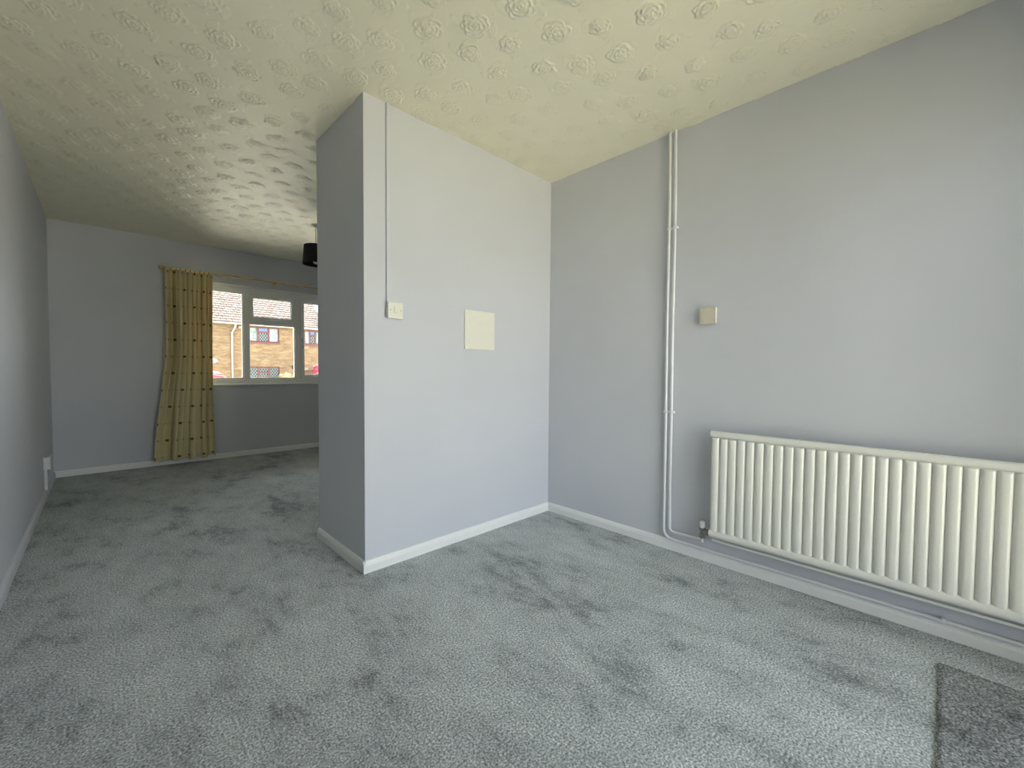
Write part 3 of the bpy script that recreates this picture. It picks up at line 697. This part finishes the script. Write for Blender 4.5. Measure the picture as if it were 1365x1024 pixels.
wl = part('wall_lamp', B(9.22, 9.32, YF-0.16, YF-0.04, 0.98, 1.22, 0.03), 'tyre', ter)
part('lamp_bracket', B(9.25, 9.29, YF-0.06, YF+0.001, 1.14, 1.24), 'tyre', wl)
pc = part('porch_canopy', B(10.0, 11.40, YF-1.0, YF+0.001, 0.92, 1.06, 0.02), 'cream', ter)
part('canopy_edge', B(9.98, 11.42, YF-1.05, YF-0.98, 0.90, 1.10, 0.01), 'door', pc)
part('front_door', B(10.12, 10.62, YF-0.04, YF+0.02, GZ, 0.86, 0.01), 'door', ter)
part('door_side_panel', B(10.62, 11.15, YF-0.03, YF+0.02, GZ, 0.90, 0.01), 'cream', ter)

# cars
def car(name, label, mat, x0, y, L, Wd, Ht, roof):
    """hatchback lying along X, tail towards +X; roof = profile above the waist as (fraction, height)"""
    root = empty(name, (x0+L/2, y, GZ), label, 'car')
    low = [(0.0, 0.42), (0.02, 0.26), (0.12, 0.20), (0.88, 0.20), (0.985, 0.28), (1.0, 0.55), (0.99, 0.80)]
    prof = low + [(a, h) for a, h in roof]
    def body(bm, pr, w0, taper):
        ring = []
        for sgn, k in ((-1, 1), (-1, 0), (1, 0), (1, 1)):
            pass
        lay = []
        for yy, inset in ((-w0, 0.03), (-w0+0.06, 0.0), (w0-0.06, 0.0), (w0, 0.03)):
            rowv = []
            for a, h in pr:
                t_ = taper*max(0.0, (h-0.85)/0.6)
                rowv.append(bm.verts.new((x0+a*L, y+yy*(1-t_), GZ+h*Ht/1.45 - (inset if h > 0.7 else -inset))))
            lay.append(rowv)
        n = len(pr)
        for A, Bq in zip(lay, lay[1:]):
            for i in range(n): bm.faces.new((A[i], A[(i+1) % n], Bq[(i+1) % n], Bq[i]))
        bm.faces.new(list(reversed(lay[0]))); bm.faces.new(lay[-1])
    part('body', shape(body, prof, Wd/2, 0.20), mat, root, 0.5)
    # side glass bands and end screens
    rx = [a for a, h in roof if h > 1.25]; ra, rb = min(rx), max(rx)
    for sgn in (-1, 1):
        bm = bmesh.new(); yy = y+sgn*(Wd/2)*0.93
        pts = [(x0+rb*L+0.06, 0.93), (x0+rb*L-0.02, 1.30), (x0+ra*L+0.04, 1.30), (x0+ra*L-0.48, 0.93)]
        f0 = [bm.verts.new((px, yy+sgn*0.035*(1.3-h)/0.37+sgn*0.004, GZ+h*Ht/1.45)) for px, h in pts]
        f1 = [bm.verts.new((px, yy-sgn*0.08, GZ+h*Ht/1.45)) for px, h in pts]
        for i in range(4): bm.faces.new((f0[i], f0[(i+1) % 4], f1[(i+1) % 4], f1[i]))
        bm.faces.new(f0); bm.faces.new(list(reversed(f1))); part('side_window', bm, 'carglass', root)
    for fx in (0.19, 0.81):
        for sgn in (-1, 1):
            yy = y+sgn*(Wd/2-0.09); wx = x0+fx*L
            wh = part('wheel', shape(cyl, (wx, yy-0.10, GZ+0.31), (wx, yy+0.10, GZ+0.31), 0.31, seg=24), 'tyre', root, 0.6)
            part('hubcap', shape(cyl, (wx, yy+sgn*0.098, GZ+0.31), (wx, yy+sgn*0.108, GZ+0.31), 0.19, seg=20), 'hub', wh)
    return root
car('parked_car', 'red hatchback parked in the street, only its roof showing over the sill', 'carred', 0.10, 22.0, 4.05, 1.68, 1.47,
    [(0.955, 1.05), (0.925, 1.27), (0.88, 1.39), (0.78, 1.45), (0.60, 1.46), (0.46, 1.42), (0.30, 0.98), (0.10, 0.88), (0.01, 0.70)])
car('parked_car', 'white car parked behind the red hatchback in the street', 'carwhite', -0.20, 25.2, 4.5, 1.75, 1.60,
    [(0.985, 1.05), (0.965, 1.28), (0.94, 1.40), (0.86, 1.45), (0.60, 1.46), (0.42, 1.42), (0.26, 1.0), (0.08, 0.90), (0.01, 0.72)])
pl_ = empty('lamp_post', (4.05, 26.6, GZ), 'pale grey mushroom-topped lamp post standing beyond the parked cars', 'lamp post')
part('post', shape(cyl, (4.05, 26.6, GZ), (4.05, 26.6, 1.30), 0.045, seg=12), 'tyre', pl_)
part('lamp_hood', shape(lathe, [(0.0, 1.54), (0.12, 1.53), (0.23, 1.48), (0.30, 1.40), (0.30, 1.35), (0.20, 1.30), (0.12, 1.26), (0.0, 1.25)], (4.05, 26.6, 0), 'Z', 24), 'greylamp', pl_, 0.8)

# shrubs in front of the terrace
def shrub(name, label, cx, cy_, r, h, leafmat, n, blooms=0, bloomz=0.5):
    rnd = random.Random(int(cx*10)); root = empty(name, (cx, cy_, GZ), label, 'shrub')
    bm = bmesh.new()
    for k in range(6):
        a = rnd.uniform(0, 2*PI); tube(bm, [(cx, cy_, GZ), (cx+0.3*r*math.cos(a), cy_+0.3*r*math.sin(a), GZ+h*0.5), (cx+0.7*r*math.cos(a), cy_+0.7*r*math.sin(a), GZ+h*0.85)], 0.018, 6)
    part('stems', bm, 'bark', root)
    def blades(n_, s0, s1, zlo, surf):
        bm = bmesh.new()
        for _ in range(n_):
            d = Vector((rnd.gauss(0, 1), rnd.gauss(0, 1), rnd.gauss(0, 1))).normalized()*(rnd.uniform(surf, 1.0))
            p = Vector((cx+d.x*r, cy_+d.y*r, GZ+h*0.56+d.z*h*0.44))
            if p.z < zlo: continue
            a = Vector((rnd.gauss(0, 1), rnd.gauss(0, 1), rnd.gauss(0, 1))).normalized(); b = a.orthogonal().normalized(); s = rnd.uniform(s0, s1)
            vs_ = [bm.verts.new(p+q) for q in (a*s, b*s*0.5, -a*s, -b*s*0.5)]; bm.faces.new(vs_)
        return bm
    o = part('foliage', blades(n, 0.05, 0.10, GZ+0.05, 0.35), leafmat, root); o['kind'] = 'stuff'
    if blooms:
        o = part('blossom', blades(blooms, 0.06, 0.10, bloomz, 0.8), 'pink', root); o['kind'] = 'stuff'
shrub('garden_shrub', 'yellow-green leafy shrub below the terrace wall lamp', 8.55, 29.9, 0.58, 1.48, 'leafy', 900)
shrub('flowering_shrub', 'bright pink flowering shrub beside the terrace porch', 10.15, 28.9, 0.30, 2.05, 'leafg', 260, 700, 0.72)
